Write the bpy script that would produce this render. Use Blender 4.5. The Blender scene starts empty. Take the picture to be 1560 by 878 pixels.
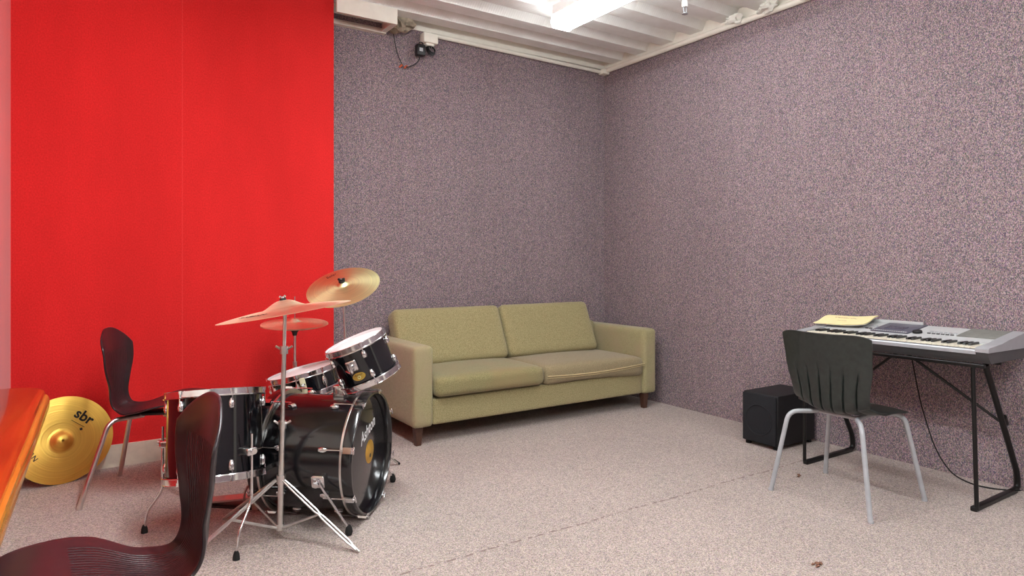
import bpy, bmesh, math, random
from mathutils import Vector, Matrix, noise
PI = math.pi
C = bpy.context.scene.collection
sc = bpy.context.scene
random.seed(5)

# ------------------------------------------------------------ camera
YAW = math.atan2(657, 998)
cd = bpy.data.cameras.new('camera'); cam = bpy.data.objects.new('camera', cd); C.objects.link(cam)
cd.sensor_width = 36; cd.sensor_fit = 'HORIZONTAL'; cd.lens = 998 / 1560 * 36
cd.shift_y = -41 / 1560; cd.clip_start = 0.05
cam.location = (0, 0, 1.17); cam.rotation_euler = (PI / 2, 0, -YAW)
sc.camera = cam
DV = Vector((math.sin(YAW), math.cos(YAW), 0)); RV = Vector((math.cos(YAW), -math.sin(YAW), 0)); UP = Vector((0, 0, 1))

# ------------------------------------------------------------ world, exposure
w = bpy.data.worlds.new('world'); sc.world = w; w.use_nodes = True
w.node_tree.nodes['Background'].inputs[0].default_value = (0.9, 0.95, 1, 1)
w.node_tree.nodes['Background'].inputs[1].default_value = 0.3
vs = sc.view_settings
vs.view_transform = 'Standard'; vs.look = 'None'; vs.gamma = 1.0; vs.use_curve_mapping = False
vs.exposure = 0.36
TUBE = 32.0          # base strength of the fluorescent diffusers, scaled per fitting

# ------------------------------------------------------------ materials
def srgb(r, g, b):
    f = lambda c: (c / 255 / 12.92) if c / 255 <= 0.04045 else ((c / 255 + 0.055) / 1.055) ** 2.4
    return (f(r), f(g), f(b), 1)
class NT:
    def __init__(s, name):
        s.m = bpy.data.materials.new(name); s.m.use_nodes = True
        s.t = s.m.node_tree; s.b = s.t.nodes['Principled BSDF']; s.tc = None
    def n(s, typ, **k):
        nd = s.t.nodes.new(typ)
        for a, v in k.items(): setattr(nd, a, v)
        return nd
    def l(s, a, b): s.t.links.new(a, b)
    def coord(s, kind='Object', scale=(1, 1, 1), rot=(0, 0, 0)):
        if s.tc is None: s.tc = s.n('ShaderNodeTexCoord')
        mp = s.n('ShaderNodeMapping'); mp.inputs['Scale'].default_value = scale; mp.inputs['Rotation'].default_value = rot
        s.l(s.tc.outputs[kind], mp.inputs[0]); return mp.outputs[0]
    def noise(s, vec, scale, detail=2, rough=.5):
        nd = s.n('ShaderNodeTexNoise'); nd.inputs['Scale'].default_value = scale
        nd.inputs['Detail'].default_value = detail; nd.inputs['Roughness'].default_value = rough
        s.l(vec, nd.inputs['Vector']); return nd.outputs['Fac']
    def ramp(s, fac, stops, interp='LINEAR'):
        nd = s.n('ShaderNodeValToRGB'); cr = nd.color_ramp; cr.interpolation = interp
        while len(cr.elements) < len(stops): cr.elements.new(0.5)
        for e, (p, c) in zip(cr.elements, stops): e.position = p; e.color = c
        s.l(fac, nd.inputs[0]); return nd.outputs[0]
    def mix(s, fac, a, b, blend='MIX'):
        nd = s.n('ShaderNodeMix', data_type='RGBA', blend_type=blend)
        for i, v in ((0, fac), (6, a), (7, b)):
            if hasattr(v, 'is_linked') or hasattr(v, 'links'): s.l(v, nd.inputs[i])
            else: nd.inputs[i].default_value = v
        return nd.outputs[2]
    def math(s, op, a, b=0, c=None):
        nd = s.n('ShaderNodeMath', operation=op)
        for i, v in enumerate((a, b) if c is None else (a, b, c)):
            if hasattr(v, 'links'): s.l(v, nd.inputs[i])
            else: nd.inputs[i].default_value = v
        return nd.outputs[0]
    def bump(s, h, strength=.3, dist=.002):
        nd = s.n('ShaderNodeBump'); nd.inputs['Strength'].default_value = strength; nd.inputs['Distance'].default_value = dist
        s.l(h, nd.inputs['Height']); s.l(nd.outputs[0], s.b.inputs['Normal'])
    def set(s, **k):
        for a, v in k.items():
            key = {'color': 'Base Color', 'rough': 'Roughness', 'metal': 'Metallic', 'coat': 'Coat Weight', 'coatr': 'Coat Roughness',
                   'spec': 'Specular IOR Level', 'sheen': 'Sheen Weight', 'em': 'Emission Strength', 'emc': 'Emission Color', 'trans': 'Transmission Weight', 'alpha': 'Alpha'}[a]
            if hasattr(v, 'links'): s.l(v, s.b.inputs[key])
            else: s.b.inputs[key].default_value = v
        return s.m

def plain(name, col, rough=.5, metal=0, coat=0, var=.06, scale=30, spec=.5, bump=0, bscale=400):
    t = NT(name); v = t.coord()
    nf = t.noise(v, scale, 3)
    a = tuple(c * (1 - var) for c in col[:3]) + (1,); b = tuple(min(1, c * (1 + var)) for c in col[:3]) + (1,)
    t.set(color=t.ramp(nf, [(.3, a), (.7, b)]), rough=rough, metal=metal, coat=coat, spec=spec)
    if bump: t.bump(t.noise(v, bscale, 2), bump, .002)
    return t.m

def carpet(name, cols, cell=300, streak=None, seams=None, big=None, floor=False):
    t = NT(name); sc_ = (1, 1, 1) if floor else (1, 1, .62)
    v = t.coord(scale=sc_)
    vo = t.n('ShaderNodeTexVoronoi'); vo.inputs['Scale'].default_value = cell; t.l(v, vo.inputs['Vector'])
    sp = t.n('ShaderNodeSeparateColor'); t.l(vo.outputs['Color'], sp.inputs[0])
    col = t.ramp(sp.outputs[0], cols)
    col = t.mix(.07, col, vo.outputs['Color'])
    # broad tonal wear of the pile
    nf = t.noise(t.coord(scale=(1, 1, .35) if not floor else (1, 1, 1)), 1.6, 4, .6)
    col = t.mix(1.0, col, t.ramp(nf, [(.25, (.90, .89, .89, 1)), (.75, (1.05, 1.04, 1.04, 1))]), 'MULTIPLY')
    if not floor:
        n2 = t.noise(t.coord(scale=(22, 22, .5)), 3.0, 2)
        col = t.mix(1.0, col, t.ramp(n2, [(.3, (.95, .945, .95, 1)), (.7, (1.04, 1.04, 1.04, 1))]), 'MULTIPLY')
    if floor:
        # pile joints: scuffed dark dashes along the seams of the carpet sheets, worn patches, small stains
        ox = t.n('ShaderNodeSeparateXYZ'); t.l(t.coord(), ox.inputs[0])
        wob = t.math('MULTIPLY', t.math('SUBTRACT', t.noise(t.coord(), 3, 2), .5), .03)
        tot = None
        for axis, pos, brk in ((0, 2.02, .66), (0, 3.62, .68), (1, 2.27, .50)):
            d = t.math('ABSOLUTE', t.math('ADD', t.math('SUBTRACT', ox.outputs[axis], pos), wob))
            ln = t.math('LESS_THAN', d, .006)
            br = t.math('GREATER_THAN', t.noise(t.coord(), 26, 2), brk)
            q = t.math('MULTIPLY', ln, br); tot = q if tot is None else t.math('MAXIMUM', tot, q)
        col = t.mix(t.math('MULTIPLY', tot, .75), col, srgb(110, 88, 84))
        st = t.ramp(t.noise(t.coord(), 9, 3, .6), [(.74, (0, 0, 0, 1)), (.80, (1, 1, 1, 1))])
        col = t.mix(t.math('MULTIPLY', st, .35), col, srgb(120, 100, 96))
    t.set(color=col, rough=.95, spec=.15, sheen=.15)
    hb = t.noise(t.coord(), 420, 2)
    if seams:
        ox = t.n('ShaderNodeSeparateXYZ'); t.l(t.coord(), ox.inputs[0])
        for axis, pos in seams:
            ln = t.math('LESS_THAN', t.math('ABSOLUTE', t.math('SUBTRACT', ox.outputs[axis], pos)), .004)
            hb = t.math('SUBTRACT', hb, t.math('MULTIPLY', ln, .8))
    t.bump(hb, .35, .004)
    return t.m

M = {}
M['wall'] = carpet('wall_carpet', [(0, srgb(84, 70, 79)), (.25, srgb(109, 92, 99)), (.5, srgb(128, 109, 114)), (.75, srgb(148, 129, 131)), (1, srgb(176, 160, 160))], seams=[(0, 2.46), (0, 3.3), (1, 3.2), (1, 2.0), (1, .9)])
M['floor'] = carpet('floor_carpet', [(0, srgb(124, 103, 99)), (.25, srgb(151, 134, 128)), (.6, srgb(172, 157, 149)), (1, srgb(200, 189, 178))], cell=260, floor=True)
def red_mat():
    t = NT('red_carpet')
    col = t.ramp(t.noise(t.coord(scale=(1, 1, .7)), 150, 3), [(.3, srgb(200, 28, 28)), (.7, srgb(220, 38, 38))])
    col = t.mix(1.0, col, t.ramp(t.noise(t.coord(scale=(1, 1, .3)), 2.2, 4, .6), [(.3, (.86, .78, .78, 1)), (.7, (1.04, 1.08, 1.08, 1))]), 'MULTIPLY')
    xx = t.n('ShaderNodeSeparateXYZ'); t.l(t.coord(), xx.inputs[0])
    ln = t.math('LESS_THAN', t.math('ABSOLUTE', t.math('SUBTRACT', xx.outputs[0], .508)), .003)
    col = t.mix(t.math('MULTIPLY', ln, .12), col, srgb(240, 110, 100))
    t.set(color=col, rough=.85, spec=.2, sheen=.25); t.bump(t.noise(t.coord(), 300, 2), .25, .003); return t.m
M['red'] = red_mat()
M['cream'] = plain('cream_paint', srgb(234, 229, 216), .5, var=.05, scale=12)
M['deck'] = (lambda t: (t.set(color=t.ramp(t.noise(t.coord(), 7, 4, .6), [(.3, srgb(234, 232, 226)), (.7, srgb(245, 244, 240))]), rough=.5),
             t.bump(t.math('MULTIPLY', t.math('SINE', t.math('ADD', t.math('MULTIPLY', (lambda s: (t.l(t.coord(), s.inputs[0]), s.outputs[0])[1])(t.n('ShaderNodeSeparateXYZ')), 330), t.math('MULTIPLY', (lambda s: (t.l(t.coord(), s.inputs[0]), s.outputs[1])[1])(t.n('ShaderNodeSeparateXYZ')), 150))), 1), .35, .0015), t.m)[2])(NT('metal_deck_paint'))
M['skirt'] = plain('skirting_paint', srgb(218, 208, 190), .45)
M['white'] = plain('white_enamel', srgb(240, 240, 238), .4, var=.02)
M['tube'] = (lambda t: t.set(color=(1, 1, 1, 1), emc=(.93, .98, 1, 1), em=TUBE))(NT('lit_diffuser'))
M['tube_bright'] = (lambda t: t.set(color=(1, 1, 1, 1), emc=(.93, .98, 1, 1), em=TUBE * 2.0))(NT('lit_diffuser_bright'))  # strength raised to balance the dimmed fitting in view
M['tube_dim'] = (lambda t: t.set(color=(1, 1, 1, 1), emc=(.93, .98, 1, 1), em=TUBE * .45))(NT('lit_diffuser_dim'))  # strength lowered so the ceiling around the fitting does not burn out
M['tube_fill'] = (lambda t: t.set(color=(1, 1, 1, 1), emc=(.93, .98, 1, 1), em=TUBE * 1.4))(NT('lit_diffuser_fill'))  # strength raised for frontal fill from the added unseen fitting
M['foam'] = plain('filler_foam', srgb(226, 224, 214), .9, bump=.8, bscale=60)
M['dirty'] = plain('dusty_insulation', srgb(150, 138, 120), .95, var=.5, scale=25, bump=.9, bscale=50)
def fabric(name, c1, c2, wear=None):
    t = NT(name); v = t.coord()
    col = t.ramp(t.noise(v, 190, 3, .75), [(.38, c1), (.62, c2)])
    if wear: col = t.mix(t.ramp(t.noise(v, 4.5, 4, .6), [(.42, (0, 0, 0, 1)), (.66, (.8, .8, .8, 1))]), col, wear)
    t.set(color=col, rough=.95, spec=.15, sheen=.25); t.bump(t.noise(v, 380, 2), .5, .003); return t.m
M['green'] = fabric('olive_fabric', srgb(130, 119, 82), srgb(174, 162, 120))
M['green_arm'] = fabric('olive_fabric_arm', srgb(136, 128, 90), srgb(172, 163, 122), srgb(162, 146, 114))  # browner tone mixed in at random patches
M['green_seat'] = fabric('olive_fabric_seat', srgb(120, 111, 74), srgb(156, 147, 106), srgb(146, 128, 90))
M['green_worn'] = fabric('worn_olive_fabric', srgb(130, 116, 86), srgb(162, 146, 114))
M['zip'] = plain('zip_tape', srgb(196, 176, 134), .6)
M['wood_leg'] = plain('dark_wood', srgb(76, 48, 36), .4, var=.2, scale=40)
M['chrome'] = plain('chrome', (.78, .78, .79, 1), .14, 1, var=.03)
M['chrome_dull'] = plain('dull_chrome', (.70, .68, .66, 1), .28, 1, var=.08)
M['grey_metal'] = plain('grey_painted_steel', srgb(168, 170, 174), .38, .05)
M['shell_blk'] = plain('black_drum_wrap', srgb(9, 12, 17), .09, coat=.6, var=.2, scale=8)
M['bass_blk'] = (lambda t: (t.set(color=t.ramp(t.noise(t.coord(scale=(1, 1, .2)), 30, 4, .7), [(.4, srgb(10, 11, 14)), (.75, srgb(30, 28, 34))]), rough=t.math('ADD', t.math('MULTIPLY', t.noise(t.coord(), 14, 4, .6), .22), .05), coat=.5, coatr=.12), t.m)[1])(NT('scuffed_black_wrap'))
M['black'] = plain('black_plastic', srgb(20, 20, 21), .45, var=.2)
M['rubber'] = plain('black_rubber', srgb(16, 16, 16), .8)
M['black_metal'] = plain('black_powder_coat', srgb(18, 17, 17), .35, .2)
M['head'] = plain('white_drumhead', srgb(236, 232, 232), .5, var=.03)
M['bass_head'] = plain('dark_bass_head', srgb(26, 26, 30), .16, coat=.5, var=.1)
M['gold_badge'] = plain('gold_badge', srgb(190, 158, 70), .35, .6, var=.1)
M['gold_disc'] = plain('gold_disc', srgb(190, 146, 50), .4, .2, var=.25, scale=20)
M['ivory'] = plain('aged_ivory_plastic', srgb(206, 202, 168), .45)
M['ink'] = plain('black_ink', srgb(26, 18, 12), .5)
M['white_ink'] = plain('white_ink', srgb(235, 235, 235), .5)
def cymbal_mat(name, col, rough, strength=.25):
    t = NT(name); v = t.coord()
    s = t.n('ShaderNodeSeparateXYZ'); t.l(v, s.inputs[0])
    r = t.math('SQRT', t.math('ADD', t.math('POWER', s.outputs[0], 2), t.math('POWER', s.outputs[1], 2)))
    a = tuple(c * .86 for c in col[:3]) + (1,); b = tuple(min(1, c * 1.08) for c in col[:3]) + (1,)
    cmb = t.n('ShaderNodeCombineXYZ'); t.l(r, cmb.inputs[0])
    nz = t.noise(cmb.outputs[0], 120, 3)
    t.set(color=t.ramp(nz, [(.3, a), (.7, b)]), rough=rough, metal=1.0)
    t.b.inputs['Anisotropic'].default_value = .5
    t.bump(nz, strength, .0015); return t.m
M['brass_y'] = cymbal_mat('golden_brass', (1.0, .62, .13, 1), .42, .7)
M['brass_p'] = cymbal_mat('pale_brass', (.84, .84, .46, 1), .44)
M['brass_m'] = cymbal_mat('warm_brass', (.95, .82, .58, 1), .42)
def shell_mat(name, c1, c2, grooves=True):
    t = NT(name)
    uv = t.n('ShaderNodeSeparateXYZ'); t.l(t.coord('UV'), uv.inputs[0])
    t.set(color=t.ramp(t.noise(t.coord(), 40, 3), [(.3, c1), (.7, c2)]), rough=.28, spec=.55)
    if grooves:
        wv = t.math('SINE', t.math('MULTIPLY', uv.outputs[0], 2 * PI * 30))
        mu = t.math('LESS_THAN', t.math('ABSOLUTE', t.math('SUBTRACT', uv.outputs[0], .5)), .36)
        mv = t.math('MULTIPLY', t.math('GREATER_THAN', uv.outputs[1], .22), t.math('LESS_THAN', uv.outputs[1], .86))
        t.bump(t.math('MULTIPLY', wv, t.math('MULTIPLY', mu, mv)), .4, .002)
    else: t.bump(t.noise(t.coord(), 350, 2), .25, .001)
    return t.m
M['brown_shell'] = shell_mat('dark_brown_plastic', srgb(36, 27, 31), srgb(46, 35, 39))
M['black_shell'] = shell_mat('black_moulded_plastic', srgb(30, 35, 33), srgb(42, 48, 45), False)
def wood_mat(name, c):
    t = NT(name); v = t.coord(scale=(1, .08, 1))
    t.set(color=t.ramp(t.noise(v, 22, 5, .65), [(.25, c[0]), (.5, c[1]), (.75, c[2])]), rough=.22, coat=.7, coatr=.08); return t.m
M['table'] = wood_mat('varnished_red_wood', (srgb(104, 36, 6), srgb(160, 58, 12), srgb(190, 84, 24)))
M['table_edge'] = wood_mat('varnished_amber_edge', (srgb(140, 74, 18), srgb(184, 112, 36), srgb(206, 140, 62)))
M['silver'] = plain('silver_plastic', srgb(176, 178, 182), .35, .3, var=.03)
M['silver_lt'] = plain('pale_silver_plastic', srgb(196, 198, 198), .4, .1, var=.03)
M['kb_dark'] = plain('dark_grey_plastic', srgb(74, 73, 74), .5)
M['kb_panel'] = plain('slate_panel', srgb(86, 85, 98), .4)
M['kb_grille'] = plain('grey_grille', srgb(128, 128, 122), .6, var=.1, bump=1, bscale=700)
M['key_w'] = plain('ivory_key', srgb(226, 220, 200), .3, var=.02)
M['key_b'] = plain('black_key', srgb(18, 18, 20), .3)
M['lcd'] = plain('lcd_glass', srgb(70, 72, 90), .15)
M['paper'] = plain('yellowed_paper', srgb(242, 228, 172), .8, var=.05)
M['spk'] = plain('black_vinyl_cabinet', srgb(20, 20, 22), .6, var=.25, scale=60, bump=.3)
M['spk_cloth'] = plain('speaker_grille_cloth', srgb(20, 22, 28), .85, var=.3, scale=200, bump=.6, bscale=900)
M['orange'] = plain('orange_plastic', srgb(200, 90, 50), .5)
M['clear_lbl'] = plain('grey_label', srgb(170, 176, 180), .5)
M['dry'] = plain('dry_leaf', srgb(120, 84, 66), .9)
M['glass'] = plain('bulb_glass', srgb(220, 224, 224), .15)

# ------------------------------------------------------------ mesh helpers
ROOT = {}
def tag(o, label=None, cat=None, group=None, kind=None):
    if label: o['label'] = label
    if cat: o['category'] = cat
    if group: o['group'] = group
    if kind: o['kind'] = kind
    return o
def thing(name, label, cat, mat=None, group=None):
    o = bpy.data.objects.new(name, None); C.objects.link(o); o.empty_display_size = .1
    m = mat if mat is not None else Matrix.Identity(4)
    o.matrix_world = m; ROOT[o.name] = m.copy(); tag(o, label, cat, group); return o
def T(x, y, z=0, rz=0): return Matrix.Translation((x, y, z)) @ Matrix.Rotation(rz, 4, 'Z')
def frame(loc, z, up=None):
    """matrix with local Z along z; local Y as near 'up' as possible"""
    z = Vector(z).normalized(); u = Vector(up) if up else (Vector((0, 1, 0)) if abs(z.z) > .9 else UP)
    x = u.cross(z).normalized(); y = z.cross(x)
    m = Matrix((x, y, z)).transposed().to_4x4(); m.translation = Vector(loc); return m
def catmull(pts, n=6, closed=False):
    P = [Vector(p) for p in pts]; out = []
    if closed: P = [P[-1]] + P + [P[0], P[1]]
    else: P = [P[0] * 2 - P[1]] + P + [P[-1] * 2 - P[-2]]
    for i in range(1, len(P) - 2):
        a, b, c, d = P[i - 1:i + 3]
        for k in range(n):
            t = k / n
            out.append(.5 * ((2 * b) + (c - a) * t + (2 * a - 5 * b + 4 * c - d) * t * t + (3 * b - a - 3 * c + d) * t ** 3))
    if not closed: out.append(P[-2])
    return out
def fillet(pts, r=.03, n=5):
    """polyline with rounded corners"""
    P = [Vector(p) for p in pts]; out = [P[0]]
    for i in range(1, len(P) - 1):
        a, b, c = P[i - 1], P[i], P[i + 1]
        k = min(r, (a - b).length * .45, (c - b).length * .45)
        p0 = b + (a - b).normalized() * k; p2 = b + (c - b).normalized() * k
        for j in range(n + 1):
            t = j / n; out.append(p0 * (1 - t) ** 2 + b * 2 * t * (1 - t) + p2 * t * t)
    out.append(P[-1]); return out
class MB:
    def __init__(s): s.bm = bmesh.new()
    def box(s, x0, x1, y0, y1, z0, z1, bevel=0, seg=3, m=None):
        r = bmesh.ops.create_cube(s.bm, size=1); vs_ = r['verts']
        for v in vs_:
            v.co = Vector(((x0 + x1) / 2 + v.co.x * (x1 - x0), (y0 + y1) / 2 + v.co.y * (y1 - y0), (z0 + z1) / 2 + v.co.z * (z1 - z0)))
        fs = list({f for v in vs_ for f in v.link_faces})
        if bevel:
            es = list({e for v in vs_ for e in v.link_edges})
            res = bmesh.ops.bevel(s.bm, geom=es, offset=bevel, segments=seg, profile=.5, affect='EDGES')
            vs_ = list({v for f in res['faces'] for v in f.verts} | {v for v in vs_ if v.is_valid})
        if m is not None:
            for v in vs_: v.co = m @ v.co
        return s
    def tube(s, pts, r=.01, seg=10, caps=True, m=None):
        P = [Vector(p) for p in pts]
        if m is not None: P = [m @ p for p in P]
        rr = r if isinstance(r, (list, tuple)) else [r] * len(P)
        if len(rr) != len(P): rr = [rr[0] + (rr[-1] - rr[0]) * i / (len(P) - 1) for i in range(len(P))]
        rings = []; prev = None
        for i, p in enumerate(P):
            t = (P[min(i + 1, len(P) - 1)] - P[max(i - 1, 0)]).normalized()
            if prev is None:
                a = t.orthogonal().normalized()
            else:
                a = (prev - t * prev.dot(t));
                a = a.normalized() if a.length > 1e-6 else t.orthogonal().normalized()
            prev = a; b = t.cross(a)
            rings.append([s.bm.verts.new(p + (a * math.cos(2 * PI * k / seg) + b * math.sin(2 * PI * k / seg)) * rr[i]) for k in range(seg)])
        for q in range(len(rings) - 1):
            for k in range(seg):
                s.bm.faces.new((rings[q][k], rings[q][(k + 1) % seg], rings[q + 1][(k + 1) % seg], rings[q + 1][k]))
        if caps: s.bm.faces.new(rings[0][::-1]); s.bm.faces.new(rings[-1])
        return s
    def cyl(s, a, b, r, r2=None, seg=20): return s.tube([a, b], [r, r if r2 is None else r2], seg)
    def lathe(s, prof, seg=48, m=None, closed=False):
        """prof: list of (radius, z); revolve about Z"""
        rings = []
        for (r, z) in prof:
            if r < 1e-6: rings.append([s.bm.verts.new((0, 0, z))])
            else: rings.append([s.bm.verts.new((r * math.cos(2 * PI * k / seg), r * math.sin(2 * PI * k / seg), z)) for k in range(seg)])
        prs = list(zip(rings, rings[1:])) + ([(rings[-1], rings[0])] if closed else [])
        for A, B in prs:
            for k in range(seg):
                k2 = (k + 1) % seg
                if len(A) == 1 and len(B) == 1: continue
                if len(A) == 1: s.bm.faces.new((A[0], B[k2], B[k]))
                elif len(B) == 1: s.bm.faces.new((A[k], A[k2], B[0]))
                else: s.bm.faces.new((A[k], A[k2], B[k2], B[k]))
        if m is not None:
            for R_ in rings:
                for v in R_: v.co = m @ v.co
        return s
    def prism(s, poly, axis, a, b, m=None):
        """extrude 2D polygon: axis 0 -> (y,z) poly along x; 1 -> (x,z) along y; 2 -> (x,y) along z"""
        def mk(p, t):
            v = {0: (t, p[0], p[1]), 1: (p[0], t, p[1]), 2: (p[0], p[1], t)}[axis]
            v = Vector(v); return s.bm.verts.new(m @ v if m is not None else v)
        A = [mk(p, a) for p in poly]; B = [mk(p, b) for p in poly]; n = len(poly)
        s.bm.faces.new(A[::-1]); s.bm.faces.new(B)
        for k in range(n): s.bm.faces.new((A[k], A[(k + 1) % n], B[(k + 1) % n], B[k]))
        return s
    def ball(s, c, r, sub=2, sc_=(1, 1, 1), jitter=0, seed=0):
        g = bmesh.ops.create_icosphere(s.bm, subdivisions=sub, radius=1)
        for v in g['verts']:
            k = 1 + (noise.noise(v.co * 1.7 + Vector((seed, seed, 0))) * jitter)
            v.co = Vector((c[0] + v.co.x * r * sc_[0] * k, c[1] + v.co.y * r * sc_[1] * k, c[2] + v.co.z * r * sc_[2] * k))
        return s
    def cushion(s, x0, x1, y0, y1, z0, z1, r=.05, n=14, crown=.02, e=5.0, m=None, fn=None):
        """soft rounded box"""
        N = n + 1; vd = {}; vs_ = []
        def vt(k):
            if k not in vd: vd[k] = s.bm.verts.new(Vector([2 * c / N - 1 for c in k])); vs_.append(vd[k])
            return vd[k]
        for ax in range(3):
            for side in (0, N):
                for i in range(N):
                    for j in range(N):
                        q4 = []
                        for (p_, q_) in ((i, j), (i + 1, j), (i + 1, j + 1), (i, j + 1)):
                            k = [0, 0, 0]; k[ax] = side; k[(ax + 1) % 3] = p_; k[(ax + 2) % 3] = q_; q4.append(vt(tuple(k)))
                        s.bm.faces.new(q4)
        hx, hy, hz = (x1 - x0) / 2, (y1 - y0) / 2, (z1 - z0) / 2
        for v in vs_:
            u = v.co.copy()
            # denser toward edges, then clamp to inner box + radius
            q = Vector((math.sin(u.x * PI / 2) * hx, math.sin(u.y * PI / 2) * hy, math.sin(u.z * PI / 2) * hz))
            inner = Vector((max(-hx + r, min(hx - r, q.x)), max(-hy + r, min(hy - r, q.y)), max(-hz + r, min(hz - r, q.z))))
            d = q - inner
            if d.length > 1e-9: q = inner + d.normalized() * r
            nx, ny, nz = q.x / hx, q.y / hy, q.z / hz
            q.z += crown * (1 - nx * nx) * (1 - ny * ny) * (1 if nz > 0 else -.2) * abs(nz)
            q += Vector(((x0 + x1) / 2, (y0 + y1) / 2, (z0 + z1) / 2))
            if fn: q = fn(q)
            v.co = m @ q if m is not None else q
        return s
    def build(s, name, mat, parent=None, world=False, angle=38, label=None, smooth=True, mods=None):
        me = bpy.data.meshes.new(name)
        bmesh.ops.recalc_face_normals(s.bm, faces=s.bm.faces[:])
        s.bm.to_mesh(me); s.bm.free()
        me.materials.append(M[mat] if isinstance(mat, str) else mat)
        if smooth:
            me.polygons.foreach_set('use_smooth', [True] * len(me.polygons)); me.set_sharp_from_angle(angle=math.radians(angle))
        o = bpy.data.objects.new(name, me); C.objects.link(o)
        if parent is not None:
            o.parent = parent
            p = parent
            while p.parent is not None: p = p.parent
            if world: me.transform(ROOT[p.name].inverted())
        if label: o['label'] = label
        return o
def single(name, mb, mat, loc, label, cat, group=None, rz=0):
    """thing that is one mesh; built in local coordinates"""
    o = mb.build(name, mat); o.location = loc; o.rotation_euler = (0, 0, rz); ROOT[o.name] = T(loc[0], loc[1], loc[2], rz); return tag(o, label, cat, group)
def struct(name, mb, mat, smooth=False):
    o = mb.build(name, mat, smooth=smooth); o['kind'] = 'structure'; ROOT[o.name] = Matrix.Identity(4); return o
def text(s, size, mat, parent, m, name='lettering', shear=0, bold=0, width=1.0):
    cu = bpy.data.curves.new(name, 'FONT'); cu.body = s; cu.size = size; cu.shear = shear; cu.offset = bold; cu.extrude = .0003
    cu.align_x = 'CENTER'; cu.align_y = 'CENTER'; cu.resolution_u = 3
    tmp = bpy.data.objects.new('tmp', cu); C.objects.link(tmp)
    dg = bpy.context.evaluated_depsgraph_get()
    me = bpy.data.meshes.new_from_object(tmp.evaluated_get(dg)); bpy.data.objects.remove(tmp)
    me.transform(m @ Matrix.Diagonal((width, 1, 1, 1))); me.materials.clear(); me.materials.append(M[mat])
    o = bpy.data.objects.new(name, me); C.objects.link(o); o.parent = parent; return o
def copy_tree(o, parent=None):
    c = o.copy(); C.objects.link(c)
    if parent is not None: c.parent = parent
    for ch in [x for x in bpy.data.objects if x.parent == o]: copy_tree(ch, c)
    return c

# ------------------------------------------------------------ room shell
XR, YB, YR, XL, XE = 4.0, 4.54, 4.36, -1.6, 1.428
YF = -2.2; ZT = 3.02
struct('floor', MB().box(XL - .1, XR + .1, YF - .1, YB + .1, -.1, 0), 'floor')
struct('wall_right', MB().box(XR, XR + .1, YF - .1, YB + .1, 0, ZT), 'wall')
struct('wall_back', MB().box(XE - .3, XR, YB, YB + .1, 0, ZT), 'wall')
struct('wall_red', MB().box(-.31, XE, YR, YB + .1, 0, ZT), 'red')
struct('wall_left_return', MB().box(XL - .1, -.31, 2.95, YB + .1, 0, ZT), 'red')
struct('wall_left', MB().box(XL - .1, XL, YF, 2.95, 0, ZT), 'cream')
struct('wall_front', MB().box(XL, XR, YF - .1, YF, 0, ZT), 'wall')
d_ = struct('door_1', MB().box(XR - .03, XR, -1.95, -1.05, 0, 2.05, .004), 'cream')
MB().cyl((XR - .03, -1.12, 1.02), (XR - .08, -1.12, 1.02), .025, .028, 16).build('door_handle', 'chrome', d_)
struct('trim_5', MB().box(XR - .035, XR, -2.01, -1.95, 0, 2.11).box(XR - .035, XR, -1.05, -.99, 0, 2.11).box(XR - .035, XR, -2.01, -.99, 2.05, 2.11), 'cream')
# corrugated steel deck: ribs run along X
def deck():
    mb = MB(); poly = []
    pitch = .30; y = YF - .1; prof = []
    k = 0
    while y < YB + .1:
        prof += [(y, 2.945), (y + .125, 2.945), (y + .155, 3.005), (y + .205, 3.005), (y + .2075, 2.995), (y + .2175, 2.995), (y + .22, 3.005), (y + .27, 3.005)]
        y += pitch
    prof = [p for p in prof if p[0] <= YB + .1]
    prof.append((YB + .1, prof[-1][1]))
    poly = prof + [(YB + .1, 3.06), (YF - .1, 3.06)]
    A = [mb.bm.verts.new((XL - .1, p[0], p[1])) for p in poly]; B = [mb.bm.verts.new((XR + .1, p[0], p[1])) for p in poly]
    n = len(prof)
    for i in range(len(poly) - 1): mb.bm.faces.new((A[i], A[i + 1], B[i + 1], B[i]))
    mb.bm.faces.new((A[-1], A[0], B[0], B[-1]))
    return mb
struct('ceiling', deck(), 'deck')
struct('baseboard_left', MB().box(-.31, XE, YR - .014, YR, 0, .125).box(XE, XE + .012, YR - .014, YB, 0, .125), 'skirt')
struct('baseboard_back', MB().box(-.31, -.296, 2.95, YR - .014, 0, .125), 'skirt')
# trim pipes along the wall heads, corner box
struct('trim_1', MB().tube([(2.24, YB - .022, 2.898), (XR - .03, YB - .022, 2.885)], .017, 12).box(1.43, XR, YB - .012, YB, 2.915, 2.99), 'cream', True)
struct('trim_2', MB().tube([(XR - .02, YF + .02, 2.895), (XR - .02, YB - .03, 2.895)], .021, 12), 'cream', True)
struct('trim_3', MB().box(XR - .075, XR - .002, YB - .075, YB - .002, 2.86, 2.905, .006), 'cream', True)
struct('trim_6', MB().box(XR - .006, XR, YF, YB, 2.90, 3.02), 'cream')
# boxed steel bulkhead next to the red wall
bx = MB(); bx.box(XE, 1.86, 4.29, 4.305, 2.835, 2.944).box(1.82, 1.86, 4.305, YB, 2.835, 2.85).box(XE, 1.86, YB - .045, YB - .002, 2.83, 2.85).box(1.845, 1.86, 4.305, YB, 2.85, 2.944).box(XE, 1.86, YB - .012, YB - .002, 2.85, 2.875)
struct('trim_4', bx, 'cream')

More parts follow.
